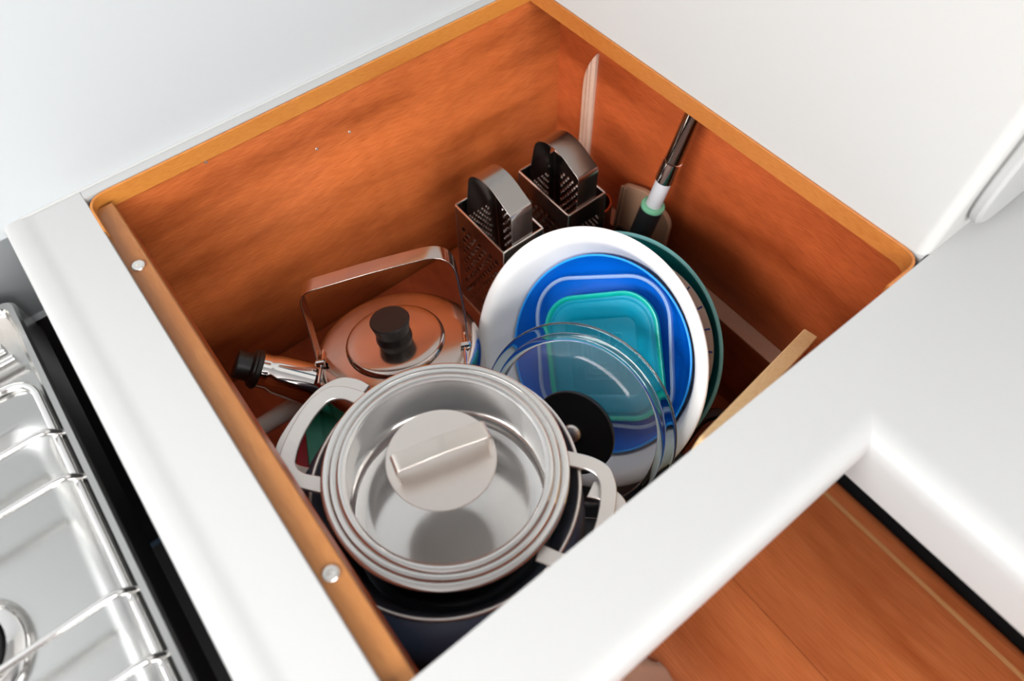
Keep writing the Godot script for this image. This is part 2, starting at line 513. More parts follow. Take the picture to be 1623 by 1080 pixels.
func build_locker() -> void:
	var t := thing("storage_locker", "varnished wooden locker well sunk below the white worktop", "locker")
	var b := MB.new(); b.box(Vector3(0.2525, -0.262, -0.684), Vector3(0.70, 0.48, 0.014), 0.0005); put("back_panel", b, M.ply_back, t)
	b = MB.new(); b.box(Vector3(0.602, -0.262, -0.38), Vector3(0.014, 0.48, 0.60), 0.0005); put("side_panel", b, M.ply_side, t)
	b = MB.new(); b.box(Vector3(-0.097, -0.262, -0.38), Vector3(0.014, 0.48, 0.60), 0.0005); put("side_panel", b, M.ply_side, t)
	b = MB.new(); b.box(Vector3(0.2525, -0.262, -0.078), Vector3(0.70, 0.46, 0.014), 0.0005); put("front_panel", b, M.ply_back, t)
	b = MB.new(); b.box(Vector3(0.2525, -0.506, -0.38), Vector3(0.70, 0.012, 0.62), 0.0005); put("bottom_panel", b, M.ply_side, t)
	b = MB.new(); b.box(Vector3(0.170, -0.407, -0.382), Vector3(0.52, 0.014, 0.58), 0.0005)
	b.box(Vector3(0.424, -0.457, -0.382), Vector3(0.012, 0.086, 0.58), 0.0005); put("raised_bottom", b, M.ply_side, t)
	b = MB.new(); b.box(Vector3(0.581, -0.418, -0.385), Vector3(0.027, 0.164, 0.57), 0.0006); put("lining_panel", b, M.ply_side, t)
	b = MB.new(); b.box(Vector3(0.581, -0.3355, -0.385), Vector3(0.0268, 0.002, 0.57), 0.0006); put("chipboard_edge", b, M.particle, t)
	# ledge strip that carries the lid
	b = MB.new(); b.box(Vector3(-0.040, -0.0165, -0.365), Vector3(0.022, 0.015, 0.60), 0.0012)
	var s := put("ledge_strip", b, M.strip, t); s.set_meta("label", "pale varnished strip with two round screw caps")
	b = MB.new(); b.box(Vector3(-0.036, -0.050, -0.38), Vector3(0.014, 0.052, 0.59), 0.001); put("ledge_bearer", b, M.ply_side, t)
	for z in [-0.5645, -0.1905]:
		b = MB.new(); b.T = Transform3D(Basis(), Vector3(-0.0405, -0.009, z))
		b.lathe([Vector2(0.0067, -0.0005), Vector2(0.0067, 0.0012), Vector2(0.0062, 0.0022), Vector2(0.0052, 0.0027), Vector2(0.0036, 0.0027), Vector2(0.0032, 0.0024), Vector2(0.0012, 0.0024), Vector2(0.0010, 0.0014), Vector2(0.0, 0.0014)], 32)
		put("screw_cap", b, M.steel, s)
	for h in [[0.0751, -0.0262], [0.2007, -0.081], [0.2481, -0.0808]]:
		b = MB.new(); b.T = frame(Vector3(h[0], h[1], -0.6772), Vector3(0, 0, 1))
		b.lathe([Vector2(0.0022, 0.0), Vector2(0.0018, 0.0006), Vector2(0.0009, 0.0007), Vector2(0.0007, 0.0002), Vector2(0, 0.0002)], 10)
		put("nail_head", b, M.brushed, t)
	# white cabinet faces that carry the worktop
	b = MB.new()
	b.box(Vector3(0.151, -0.345, -0.034), Vector3(0.40, 0.62, 0.016), 0.001); put("outer_face", b, M.white, t)
	var c := thing("side_cabinet", "black panel set back in the dark gap beyond the floor edge", "cabinet")
	b = MB.new(); b.box(Vector3(0.83, -0.40, 1.08), Vector3(0.02, 0.70, 2.17), 0.002); put("dark_panel", b, M.black, c)  # plain black panel that keeps the gap beyond the floor edge dark

func build_stove() -> void:
	# dark well in which the stove hangs
	var b := MB.new()
	b.box(Vector3(-0.72, -0.42, -0.698), Vector3(1.17, 0.58, 0.012), 0.001)
	b.box(Vector3(-0.118, -0.38, -0.2), Vector3(0.012, 0.69, 0.96), 0.001)
	b.box(Vector3(-0.72, -0.71, -0.2), Vector3(1.17, 0.01, 0.96), 0.001)
	struct("trim_2", b, M.black)
	b = MB.new(); b.box(Vector3(-0.72, -0.42, 0.27), Vector3(1.17, 0.58, 0.012), 0.001)
	struct("trim_3", b, M.black)
	var t := thing("galley_stove", "stainless steel galley stove with wire pan support beside the locker", "stove")
	var Y := -0.06
	# pressed hob plate: rim round a shallow tray
	b = MB.new()
	var L := func(hw: float, hd: float, r: float, y: float, cx := -0.446, cz := -0.20) -> PackedVector3Array:
		var q := rrect(hw, hd, r, y, 8)
		for i in q.size(): q[i] += Vector3(cx, 0, cz)
		return q
	b.loft([L.call(0.28, 0.466, 0.012, Y - 0.05), L.call(0.28, 0.466, 0.012, Y - 0.003), L.call(0.2775, 0.4635, 0.010, Y), L.call(0.272, 0.458, 0.010, Y), L.call(0.270, 0.456, 0.010, Y - 0.003), L.call(0.268, 0.454, 0.012, Y - 0.006), L.call(0.263, 0.385, 0.020, Y - 0.006, -0.446, -0.135), L.call(0.256, 0.378, 0.030, Y - 0.008, -0.446, -0.135), L.call(0.246, 0.368, 0.030, Y - 0.016, -0.446, -0.135), L.call(0.236, 0.358, 0.024, Y - 0.018, -0.446, -0.135)], true, true)
	put("hob_plate", b, M.hob, t, 35)
	b = MB.new(); b.tube([Vector3(-0.70, Y + 0.004, -0.600), Vector3(-0.190, Y + 0.004, -0.600)], 0.006, 14)
	b.tube([Vector3(-0.70, Y + 0.004, -0.583), Vector3(-0.185, Y + 0.004, -0.583)], 0.004, 14)
	put("hinge_bar", b, M.chrome, t)
	b = MB.new(); b.box(Vector3(-0.45, Y + 0.012, -0.655), Vector3(0.54, 0.05, 0.004), 0.0015); put("back_plate", b, M.steel, t)
	# pan support: side wire with bent cross rods
	var ps := Node3D.new(); ps.name = "pan_support"; t.add_child(ps)
	for z in [-0.478, -0.423, -0.299, -0.237, -0.12, -0.06]:
		b = MB.new()
		b.tube(rounded([Vector3(-0.70, Y + 0.012, z), Vector3(-0.186, Y + 0.012, z), Vector3(-0.1765, Y - 0.004, z)], 0.012, 6), 0.0033, 12)
		put("rod", b, M.chrome, ps)
	b = MB.new(); b.tube(rounded([Vector3(-0.70, Y - 0.002, -0.558), Vector3(-0.182, Y - 0.002, -0.558), Vector3(-0.182, Y - 0.002, 0.2)], 0.03, 10), 0.0040, 12); put("side_wire", b, M.chrome, ps)
	var bu := Node3D.new(); bu.name = "burner"; t.add_child(bu)
	b = MB.new(); b.T = Transform3D(Basis(), Vector3(-0.312, Y - 0.018, -0.335))
	b.lathe([Vector2(0.052, 0.0), Vector2(0.050, 0.006), Vector2(0.044, 0.012), Vector2(0.038, 0.014), Vector2(0.036, 0.010), Vector2(0.034, 0.006)], 48); put("burner_ring", b, M.chrome, bu)
	b = MB.new(); b.T = Transform3D(Basis(), Vector3(-0.312, Y - 0.018, -0.335))
	b.lathe([Vector2(0.034, 0.0), Vector2(0.034, 0.014), Vector2(0.030, 0.018), Vector2(0.0, 0.019)], 48); put("burner_cap", b, M.black, bu)

# ---------------------------------------------------------------- pots
func handle_poly(k: float, r0 := 0.103) -> PackedVector2Array:
	var o := [Vector2(r0, -0.056), Vector2(0.128, -0.0575), Vector2(0.146, -0.053), Vector2(0.158, -0.034), Vector2(0.1615, 0.0), Vector2(0.158, 0.034), Vector2(0.146, 0.053), Vector2(0.128, 0.0575), Vector2(r0, 0.056)]
	var n := [Vector2(r0, 0.040), Vector2(0.128, 0.043), Vector2(0.1395, 0.038), Vector2(0.1450, 0.02), Vector2(0.1465, 0.0), Vector2(0.1450, -0.02), Vector2(0.1395, -0.038), Vector2(0.128, -0.043), Vector2(r0, -0.040)]
	var q := PackedVector2Array()
	for p in rounded(o, 0.02, 4): q.append(p * k)
	for p in rounded(n, 0.01, 4): q.append(p * k)
	return q

func loop_handle(mat: Material, parent: Node, deg: float, y: float, k := 1.0, r0 := 0.103, th := 0.0042) -> void:
	for s in [0.0, 180.0]:
		var a := deg_to_rad(deg + s)
		var b := MB.new()
		# x of the outline points outwards at that angle from x towards z
		b.T = Transform3D(Basis(Vector3(cos(a), 0, sin(a)), Vector3.UP, Vector3(-sin(a), 0, cos(a))), Vector3(0, y, 0))
		b.prism(handle_poly(k, r0), -th, 0.0, 0.0007)
		put("handle", b, mat, parent, 35)

func build_pots() -> void:
	# large dark pot
	var P := frame(Vector3(0.082, -0.1139, -0.2371), Vector3(0.048, 0.9967, -0.0647))
	var t := thing("stockpot", "large dark blue-black pot with steel rim holding the lidded pot", "pot", P)
	var b := MB.new()
	# the body sits a little off the rim's axis, towards the front left corner
	var rings := []
	for q in [[-0.278, 0.106, 1.0], [-0.272, 0.113, 1.0], [-0.20, 0.119, 1.0], [-0.13, 0.128, 1.0], [-0.075, 0.137, 1.0], [-0.045, 0.1410, 1.0], [-0.030, 0.1415, 1.0], [-0.021, 0.1408, 1.0], [-0.013, 0.1385, 0.86], [-0.007, 0.1350, 0.6], [-0.0030, 0.1320, 0.3], [-0.0008, 0.1294, 0.0]]:
		var loop := PackedVector3Array()
		for j in 96: loop.append(Vector3(q[1] * cos(TAU * j / 96) - 0.018 * q[2], q[0], q[1] * sin(TAU * j / 96) + 0.0115 * q[2]))
		rings.append(loop)
	b.loft(rings, true, false)
	put("body", b, M.navy, t)
	b = MB.new()
	b.lathe([Vector2(0.1283, -0.0005), Vector2(0.1265, -0.001), Vector2(0.122, -0.010), Vector2(0.114, -0.030), Vector2(0.1095, -0.050), Vector2(0.1085, -0.085), Vector2(0.105, -0.092), Vector2(0, -0.093)], 96)
	put("lining", b, M.nonstick, t)
	b = MB.new()
	var ring := []
	for i in 16: ring.append(Vector2(0.1286 + 0.0021 * cos(TAU * i / 16), -0.0002 + 0.0017 * sin(TAU * i / 16)))
	b.lathe(ring, 120, true); put("rim", b, M.brushed, t)
	loop_handle(M.brushed, t, 64.0, -0.004, 1.11, 0.1155)
	# lidded steel pot standing in it
	P = frame(Vector3(0.0876, -0.0889, -0.2384), Vector3(0.0839, 0.9963, -0.0194))
	t = thing("cooking_pot", "stainless steel two-handled pot nested inside the larger dark pot", "pot", P)
	b = MB.new()
	b.lathe([Vector2(0, -0.100), Vector2(0.092, -0.100), Vector2(0.099, -0.097), Vector2(0.1035, -0.09), Vector2(0.1045, -0.012), Vector2(0.1075, -0.0065), Vector2(0.1105, -0.0055), Vector2(0.1112, -0.0045), Vector2(0.110, -0.0038), Vector2(0.106, -0.004), Vector2(0.103, -0.010), Vector2(0.1020, -0.085), Vector2(0.098, -0.093), Vector2(0.090, -0.0958), Vector2(0.080, -0.0962), Vector2(0, -0.0962)], 96)
	put("body", b, M.pot_steel, t)
	loop_handle(M.brushed, t, 55.0, -0.012)
	# its glass lid
	t = thing("pot_lid", "round glass pot lid with steel rim, steel disc and flat strap handle", "lid", P)
	b = MB.new()
	b.lathe([Vector2(0.0925, 0.0), Vector2(0.105, -0.0010), Vector2(0.1145, -0.0016), Vector2(0.1154, -0.0010), Vector2(0.1152, -0.0002), Vector2(0.1142, 0.0006), Vector2(0.1125, 0.0011), Vector2(0.1098, 0.0014), Vector2(0.1086, 0.0010), Vector2(0.1081, 0.0002), Vector2(0.1075, 0.0014), Vector2(0.1060, 0.0026), Vector2(0.1035, 0.0029), Vector2(0.1019, 0.0024), Vector2(0.1012, 0.0014), Vector2(0.1005, 0.0027), Vector2(0.0988, 0.0038), Vector2(0.0966, 0.0040), Vector2(0.0950, 0.0036), Vector2(0.0936, 0.0030), Vector2(0.0925, 0.0022)], 128, true)
	put("lid_rim", b, M.pot_steel, t, 30)
	b = MB.new()
	var dome := []
	for i in 13:
		var u := 1.0 - i / 12.0
		dome.append(Vector2(0.0945 * u, 0.0195 - 0.0155 * pow(u, 2.2)))
	var inner := []
	for p in dome: inner.append(Vector2(p.x, p.y - 0.003))
	inner.reverse()
	b.lathe(inner + dome, 96)
	put("glass_dome", b, M.pane, t)
	b = MB.new(); b.T = Transform3D(Basis(), Vector3(-0.004, 0.0198, 0.0))
	b.lathe([Vector2(0, 0), Vector2(0.0500, 0), Vector2(0.0504, 0.0006), Vector2(0.0500, 0.0012), Vector2(0, 0.0015)], 96)
	put("disc", b, M.disc, t)
	b = MB.new()
	var a := deg_to_rad(14.0)
	b.T = Transform3D(Basis(Vector3(cos(a), 0, sin(a)), Vector3.UP, Vector3(-sin(a), 0, cos(a))), Vector3(-0.003, 0.021, 0.0006))
	var path := rounded([Vector3(-0.0425, 0.0, 0), Vector3(-0.0445, 0.0235, 0), Vector3(0.0, 0.0262, 0), Vector3(0.0445, 0.0235, 0), Vector3(0.0425, 0.0, 0)], 0.006, 6)
	b.strap(path, Vector3(0, 0, 1), 0.0178, 0.0018, 0.0005)
	put("strap_handle", b, M.strap, t, 50)

func build_kettle() -> void:
	var kc := Vector3(0.1581, -0.243, -0.4835); var kn := Vector3(0.0891, 0.9745, -0.2059)
	var P := frame(kc, kn)
	var t := thing("kettle", "steel kettle mirroring the wood with black lid knob and raised strap handle", "kettle", P)
	var b := MB.new()
	b.lathe([Vector2(0, -0.142), Vector2(0.098, -0.142), Vector2(0.107, -0.137), Vector2(0.111, -0.12), Vector2(0.1115, -0.05), Vector2(0.1115, -0.032), Vector2(0.1105, -0.022), Vector2(0.1080, -0.0155), Vector2(0.103, -0.0110), Vector2(0.097, -0.0085), Vector2(0.085, -0.0065), Vector2(0.067, -0.0045), Vector2(0.060, -0.004), Vector2(0.059, -0.012)], 96)
	put("body", b, M.kettle, t)
	var lid := MB.new()
	lid.lathe([Vector2(0, -0.004), Vector2(0.0635, -0.004), Vector2(0.0650, -0.0030), Vector2(0.0648, -0.0014), Vector2(0.0635, 0.0014), Vector2(0.060, 0.0032), Vector2(0.05, 0.0042), Vector2(0, 0.0052)], 96)
	var lo := put("lid", lid, M.kettle, t)
	b = MB.new()
	b.lathe([Vector2(0, 0.004), Vector2(0.0232, 0.004), Vector2(0.0236, 0.006), Vector2(0.0224, 0.012), Vector2(0.0222, 0.0158), Vector2(0.0214, 0.0163), Vector2(0.0222, 0.0168), Vector2(0.0234, 0.024), Vector2(0.0252, 0.0325), Vector2(0.0256, 0.0345), Vector2(0.0248, 0.0358), Vector2(0.023, 0.0362), Vector2(0, 0.0356)], 64)
	put("knob", b, M.bakelite, lo)
	var inv := P.affine_inverse()
	# strap handle hinged at two brackets, folded back towards the panel
	var p1 := Vector3(0.0599, -0.256, -0.5147); var ax := Vector3(0.8508, 0.033, 0.5244); var d := Vector3(0.0891, 0.9745, -0.2059)
	b = MB.new(); b.T = inv
	var pts := []
	for q in [[0.0, 0.0], [0.007, 0.085], [0.009, 0.127], [0.10, 0.146], [0.194, 0.160], [0.197, 0.083], [0.195, 0.0]]:
		pts.append(p1 + ax * q[0] + d.normalized() * q[1])
	var W := ax.cross(d).normalized()
	if W.z > 0: W = -W
	var off := W * 0.011
	for i in pts.size(): pts[i] += off
	b.strap(rounded(pts, 0.034, 10), W, 0.023, 0.0016, 0.0004)
	put("handle", b, M.kettle, t, 50)
	var mid := p1 + ax * 0.0975
	for s in 2:
		var sg := -1.0 if s == 0 else 1.0
		var c: Vector3 = mid + ax * sg * 0.0925 + kn * 0.0085
		var br := kn.cross(ax).normalized()
		var g := MB.new()
		g.T = inv * Transform3D(Basis(ax, kn, ax.cross(kn)), c)
		g.box(Vector3(0, -0.003, 0.006), Vector3(0.0035, 0.012, 0.060), 0.001)
		g.box(Vector3(-sg * 0.005, -0.0075, 0.006), Vector3(0.012, 0.0015, 0.050), 0.0005)
		g.T = inv * frame(c + kn * 0.002, ax * sg, kn)
		g.lathe([Vector2(0.005, -0.004), Vector2(0.005, 0.006), Vector2(0.003, 0.008), Vector2(0, 0.008)], 16)
		put("bracket", g, M.chrome, t)
	# spout with a black whistle
	var s0 := Vector3(0.0720, -0.302, -0.489); var s1 := Vector3(-0.0217, -0.222, -0.566)
	var sd := (s1 - s0).normalized(); var ln := (s1 - s0).length()
	b = MB.new(); b.T = inv * frame(s0, sd)
	b.lathe([Vector2(0.034, 0.0), Vector2(0.0300, 0.03), Vector2(0.0255, ln - 0.050), Vector2(0.0225, ln - 0.041), Vector2(0.0226, ln - 0.037), Vector2(0.0226, ln - 0.028), Vector2(0.020, ln - 0.027)], 48)
	var sp := put("spout", b, M.chrome, t)
	b = MB.new(); b.T = inv * frame(s0, sd)
	b.lathe([Vector2(0, ln - 0.030), Vector2(0.0235, ln - 0.030), Vector2(0.0255, ln - 0.0285), Vector2(0.0255, ln - 0.024), Vector2(0.0238, ln - 0.0225), Vector2(0.0238, ln - 0.020), Vector2(0.0185, ln - 0.017), Vector2(0.0180, ln - 0.008), Vector2(0.0185, ln - 0.002), Vector2(0.0175, ln), Vector2(0, ln)], 48)
	put("whistle", b, M.bakelite, sp)

# perforated sheet between four corners; rows run upwards, every other row shifted
func sieve(b: MB, c00: Vector3, c10: Vector3, c01: Vector3, c11: Vector3, nx: int, ny: int, hole: float, raise: float, mu := 0.1, mv := 0.1) -> void:
	var nrm := (c10 - c00).cross(c01 - c00).normalized()
	var P := func(u: float, v: float, d: float) -> Vector3:
		return c00.lerp(c10, u).lerp(c01.lerp(c11, u), v) + nrm * d
	var fill := func(u0: float, u1: float, v0: float, v1: float) -> void:
		b.quad(P.call(u0, v0, 0), P.call(u1, v0, 0), P.call(u1, v1, 0), P.call(u0, v1, 0))
	fill.call(0.0, 1.0, 0.0, mv); fill.call(0.0, 1.0, 1 - mv, 1.0)
	fill.call(0.0, mu, mv, 1 - mv); fill.call(1 - mu, 1.0, mv, 1 - mv)
	var du := (1 - 2 * mu) / nx; var dv := (1 - 2 * mv) / ny
	var wu := (c10 - c00).length(); var wv := (c01 - c00).length()
	for j in ny:
		var odd := j % 2 == 1
		var v0 := mv + dv * j
		if odd:
			fill.call(mu, mu + du / 2, v0, v0 + dv); fill.call(1 - mu - du / 2, 1 - mu, v0, v0 + dv)
		for i in (nx - 1 if odd else nx):
			var u0 := mu + du * (i + (0.5 if odd else 0.0))
			var cu := u0 + du / 2; var cv := v0 + dv / 2
			var N := 12
			for k in N:
				var r := []
				for kk in [k, k + 1]:
					var a: float = TAU * kk / N + PI / 4
					var x := cos(a); var y := sin(a)
					var m := maxf(absf(x), absf(y))
					var lift := raise * (0.35 + 0.65 * maxf(0.0, -y))
					r.append([P.call(cu + x / m * du / 2, cv + y / m * dv / 2, 0.0), P.call(cu + x * hole * 1.45 / wu, cv + y * hole * 1.45 / wv, 0.0), P.call(cu + x * hole / wu, cv + y * hole / wv, lift), P.call(cu + x * hole * 0.82 / wu, cv + y * hole * 0.82 / wv, lift * 0.6)])
				for q in 3:
					b.quad(r[0][q], r[1][q], r[1][q + 1], r[0][q + 1])

func build_graters() -> void:
	var w := 0.0332; var d := 0.0541; var h := 0.209; var tw := 0.008; var td := 0.005
	var t := thing("box_grater", "steel box grater with arched strap handle standing nearer the kettle", "grater", Transform3D(Basis(), Vector3(0.3640, -0.40, -0.527)), "box graters in the back corner")
	# top corners (x, z) and bottom corners
	var C := func(sx: float, sz: float, top: bool) -> Vector3:
		return Vector3(sx * (w if top else w + tw), h if top else 0.0, sz * (d if top else d + td))
	var b := MB.new()
	sieve(b, C.call(-1, -1, false), C.call(-1, 1, false), C.call(-1, -1, true), C.call(-1, 1, true), 7, 13, 0.0043, 0.0015, 0.10, 0.14)
	put("coarse_face", b, M.grater, t, 50)
	b = MB.new()
	sieve(b, C.call(-1, 1, false), C.call(1, 1, false), C.call(-1, 1, true), C.call(1, 1, true), 8, 26, 0.0017, 0.0012, 0.14, 0.16)
	put("fine_face", b, M.grater, t, 50)
	b = MB.new()
	sieve(b, C.call(1, 1, false), C.call(1, -1, false), C.call(1, 1, true), C.call(1, -1, true), 9, 18, 0.0024, 0.0016, 0.1, 0.14)
	put("medium_face", b, M.grater, t, 50)
	b = MB.new()
	sieve(b, C.call(1, -1, false), C.call(-1, -1, false), C.call(1, -1, true), C.call(-1, -1, true), 7, 22, 0.0019, 0.0014, 0.14, 0.16)
	put("star_face", b, M.grater, t, 50)
	b = MB.new()
	for k in 4:
		var s := [[-1, -1], [-1, 1], [1, 1], [1, -1]]
		var p: Vector3 = C.call(s[k][0], s[k][1], true); var q: Vector3 = C.call(s[(k + 1) % 4][0], s[(k + 1) % 4][1], true)
		b.tube([p.lerp(q, 0.01), p.lerp(q, 0.99)], 0.0016, 8)
		var p0: Vector3 = C.call(s[k][0], s[k][1], false); var q0: Vector3 = C.call(s[(k + 1) % 4][0], s[(k + 1) % 4][1], false)
		b.tube([p0, q0], 0.0014, 8)
		b.tube([p0, p], 0.0009, 8)
	put("rolled_edge", b, M.steel, t)
	b = MB.new()
	# the strap stands inside the two short faces and arches over
	var path := rounded([Vector3(-0.0005, h - 0.03, -0.0515), Vector3(-0.0005, h + 0.002, -0.0480), Vector3(-0.0005, h + 0.058, -0.0370), Vector3(-0.0005, h + 0.073, -0.014), Vector3(-0.0005, h + 0.073, 0.012), Vector3(-0.0005, h + 0.0560, 0.0505), Vector3(-0.0005, h + 0.05, 0.0520), Vector3(-0.0005, h - 0.03, 0.0520)], 0.014, 7)
	b.strap(path, Vector3(1, 0, 0), 0.0345, 0.0016, 0.0004)
	put("handle", b, M.grater, t, 50)
	var g := t.duplicate(); g.name = numbered("box_grater"); add_child(g)
	g.position = Vector3(0.4714, -0.40, -0.5219)
	g.set_meta("label", "steel box grater with arched strap handle in the corner nearest the pole")

# ---------------------------------------------------------------- bowls
func build_bowls() -> void:
	var n := Vector3(-0.7769, 0.6262, 0.0655).normalized()
	var c := Vector3(0.3205, -0.2332, -0.3051)
	var P := frame(c, n, Vector3.UP)
	var t := thing("mixing_bowl", "large round white plastic bowl leaning on its edge around the blue bowl", "bowl", P)
	var b := MB.new()
	b.lathe([Vector2(0, -0.090), Vector2(0.085, -0.090), Vector2(0.112, -0.084), Vector2(0.135, -0.060), Vector2(0.150, -0.014), Vector2(0.160, -0.008), Vector2(0.1645, -0.004), Vector2(0.1650, -0.0015), Vector2(0.1640, 0.0005), Vector2(0.161, 0.0012), Vector2(0.155, 0.0), Vector2(0.1500, -0.003), Vector2(0.1465, -0.008), Vector2(0.143, -0.016), Vector2(0.1370, -0.034), Vector2(0.129, -0.058), Vector2(0.118, -0.074), Vector2(0.100, -0.084), Vector2(0, -0.087)], 128)
	put("bowl_shell", b, M.white_plastic, t, 60)
	t = thing("blue_bowl", "round bright blue plastic bowl nested inside the white bowl", "bowl", P)
	b = MB.new()
	b.lathe([Vector2(0, -0.0835), Vector2(0.098, -0.0835), Vector2(0.116, -0.071), Vector2(0.1265, -0.05), Vector2(0.1285, -0.0415), Vector2(0.1278, -0.0402), Vector2(0.1255, -0.046), Vector2(0.1200, -0.058), Vector2(0.108, -0.070), Vector2(0.09, -0.0765), Vector2(0, -0.0775)], 128)
	put("bowl_shell", b, M.blue, t, 60)
	b = MB.new()
	var ring := []
	for i in 12: ring.append(Vector2(0.1288 + 0.0015 * cos(TAU * i / 12), -0.0405 + 0.0015 * sin(TAU * i / 12)))
	b.lathe(ring, 128, true); put("lip", b, M.blue_edge, t)
	# two square lids lying in it; corners along the bowl's own axes
	var Q := P * Transform3D(Basis(Vector3.UP, deg_to_rad(37.0)), Vector3(0.004, -0.0515, 0.0))
	t = thing("square_lid", "clear rounded-square food box lid with pale rim inside the blue bowl", "lid", Q)
	b = MB.new()
	b.loft([rrect(0.0965, 0.0965, 0.054, -0.003), rrect(0.0965, 0.0965, 0.054, -0.0005), rrect(0.086, 0.086, 0.046, -0.0005)], true, true)
	put("lid_panel", b, M.clear, t)
	b = MB.new()
	var rr := func(e: float, y: float) -> PackedVector3Array: return rrect(0.0992 + e, 0.0992 + e, 0.0565 + e, y, 12)
	b.loft([rr.call(-0.0045, 0.0), rr.call(-0.004, 0.0028), rr.call(-0.002, 0.0040), rr.call(0.0, 0.0032), rr.call(0.0008, -0.0005), rr.call(0.0, -0.0035)].duplicate(), false, false)
	put("lid_rim", b, M.clear_rim, t)
	Q = P * Transform3D(Basis(Vector3.UP, deg_to_rad(41.0)), Vector3(0.0, -0.0480, 0.0065))
	t = thing("square_lid", "smaller teal rounded-square food box lid on top of the clear lid", "lid", Q)
	b = MB.new()
	var loops := [rrect(0.081, 0.081, 0.045, -0.0025, 10), rrect(0.081, 0.081, 0.045, 0.0, 10), rrect(0.075, 0.075, 0.041, 0.0, 10), rrect(0.073, 0.073, 0.040, 0.0022, 10), rrect(0.066, 0.066, 0.034, 0.0024, 10), rrect(0.061, 0.061, 0.029, 0.0004, 10), rrect(0.054, 0.054, 0.016, 0.0, 10), rrect(0.0500, 0.0500, 0.012, -0.0024, 10)]
	for k in 4:
		var s := 0.030 - k * 0.0070
		loops.append(rrect(s + 0.0008, s + 0.0008, 0.003, -0.0022, 10)); loops.append(rrect(s, s, 0.003, -0.0016, 10)); loops.append(rrect(s - 0.0012, s - 0.0012, 0.003, -0.0022, 10))
	b.loft(loops, true, true)
	put("lid_panel", b, M.teal_lid, t, 30)
	b = MB.new()
	var r2 := func(e: float, y: float) -> PackedVector3Array: return rrect(0.0835 + e, 0.0835 + e, 0.047 + e, y, 10)
	b.loft([r2.call(-0.006, 0.0002), r2.call(-0.0045, 0.0026), r2.call(-0.002, 0.0036), r2.call(0.0, 0.003), r2.call(0.0008, 0.0), r2.call(0.0, -0.003)], false, false)
	put("lid_rim", b, M.teal_rim, t)
	# teal bowl behind, with a beige plate between
	var c2 := c - n * 0.0975 + Vector3(-0.0033, -0.003, -0.009)
	t = thing("teal_bowl", "dark teal bowl with paler rim leaning behind the white bowl", "bowl", frame(c2, n, Vector3.UP))
	b = MB.new()
	b.lathe([Vector2(0, -0.064), Vector2(0.085, -0.064), Vector2(0.118, -0.052), Vector2(0.146, -0.022), Vector2(0.1560, -0.002), Vector2(0.1525, -0.001), Vector2(0.1430, -0.020), Vector2(0.128, -0.036), Vector2(0.112, -0.050), Vector2(0.082, -0.059), Vector2(0, -0.060)], 128)
	put("bowl_shell", b, M.teal, t, 60)
	b = MB.new(); ring = []
	for i in 12: ring.append(Vector2(0.1548 + 0.0026 * cos(TAU * i / 12), -0.0005 + 0.0018 * sin(TAU * i / 12)))
	b.lathe(ring, 128, true); put("lip", b, M.teal_edge, t)
	var c3 := c - n * 0.1045 + Vector3(0.0055, 0.0062, 0.0040)
	t = thing("plate", "beige plate with short blue rim lines between the white and teal bowls", "plate", frame(c3, n, Vector3.UP))
	b = MB.new()
	b.lathe([Vector2(0, -0.016), Vector2(0.07, -0.016), Vector2(0.092, -0.010), Vector2(0.1215, -0.0035), Vector2(0.1245, -0.001), Vector2(0.1240, 0.0005), Vector2(0.1215, 0.0), Vector2(0.092, -0.006), Vector2(0.07, -0.012), Vector2(0, -0.0125)], 96)
	put("plate_dish", b, M.beige, t, 60)
	for k in 26:
		var a := TAU * k / 26.0
		b = MB.new(); b.T = Transform3D(Basis(Vector3.UP, a), Vector3.ZERO)
		b.T = b.T * Transform3D(Basis(Vector3(0, 0, 1), deg_to_rad(11.5)), Vector3(0.109, -0.0020, 0))
		b.box(Vector3(0, 0, 0), Vector3(0.029, 0.0008, 0.0022), 0.0002)
		put("blue_line", b, M.ink, t)

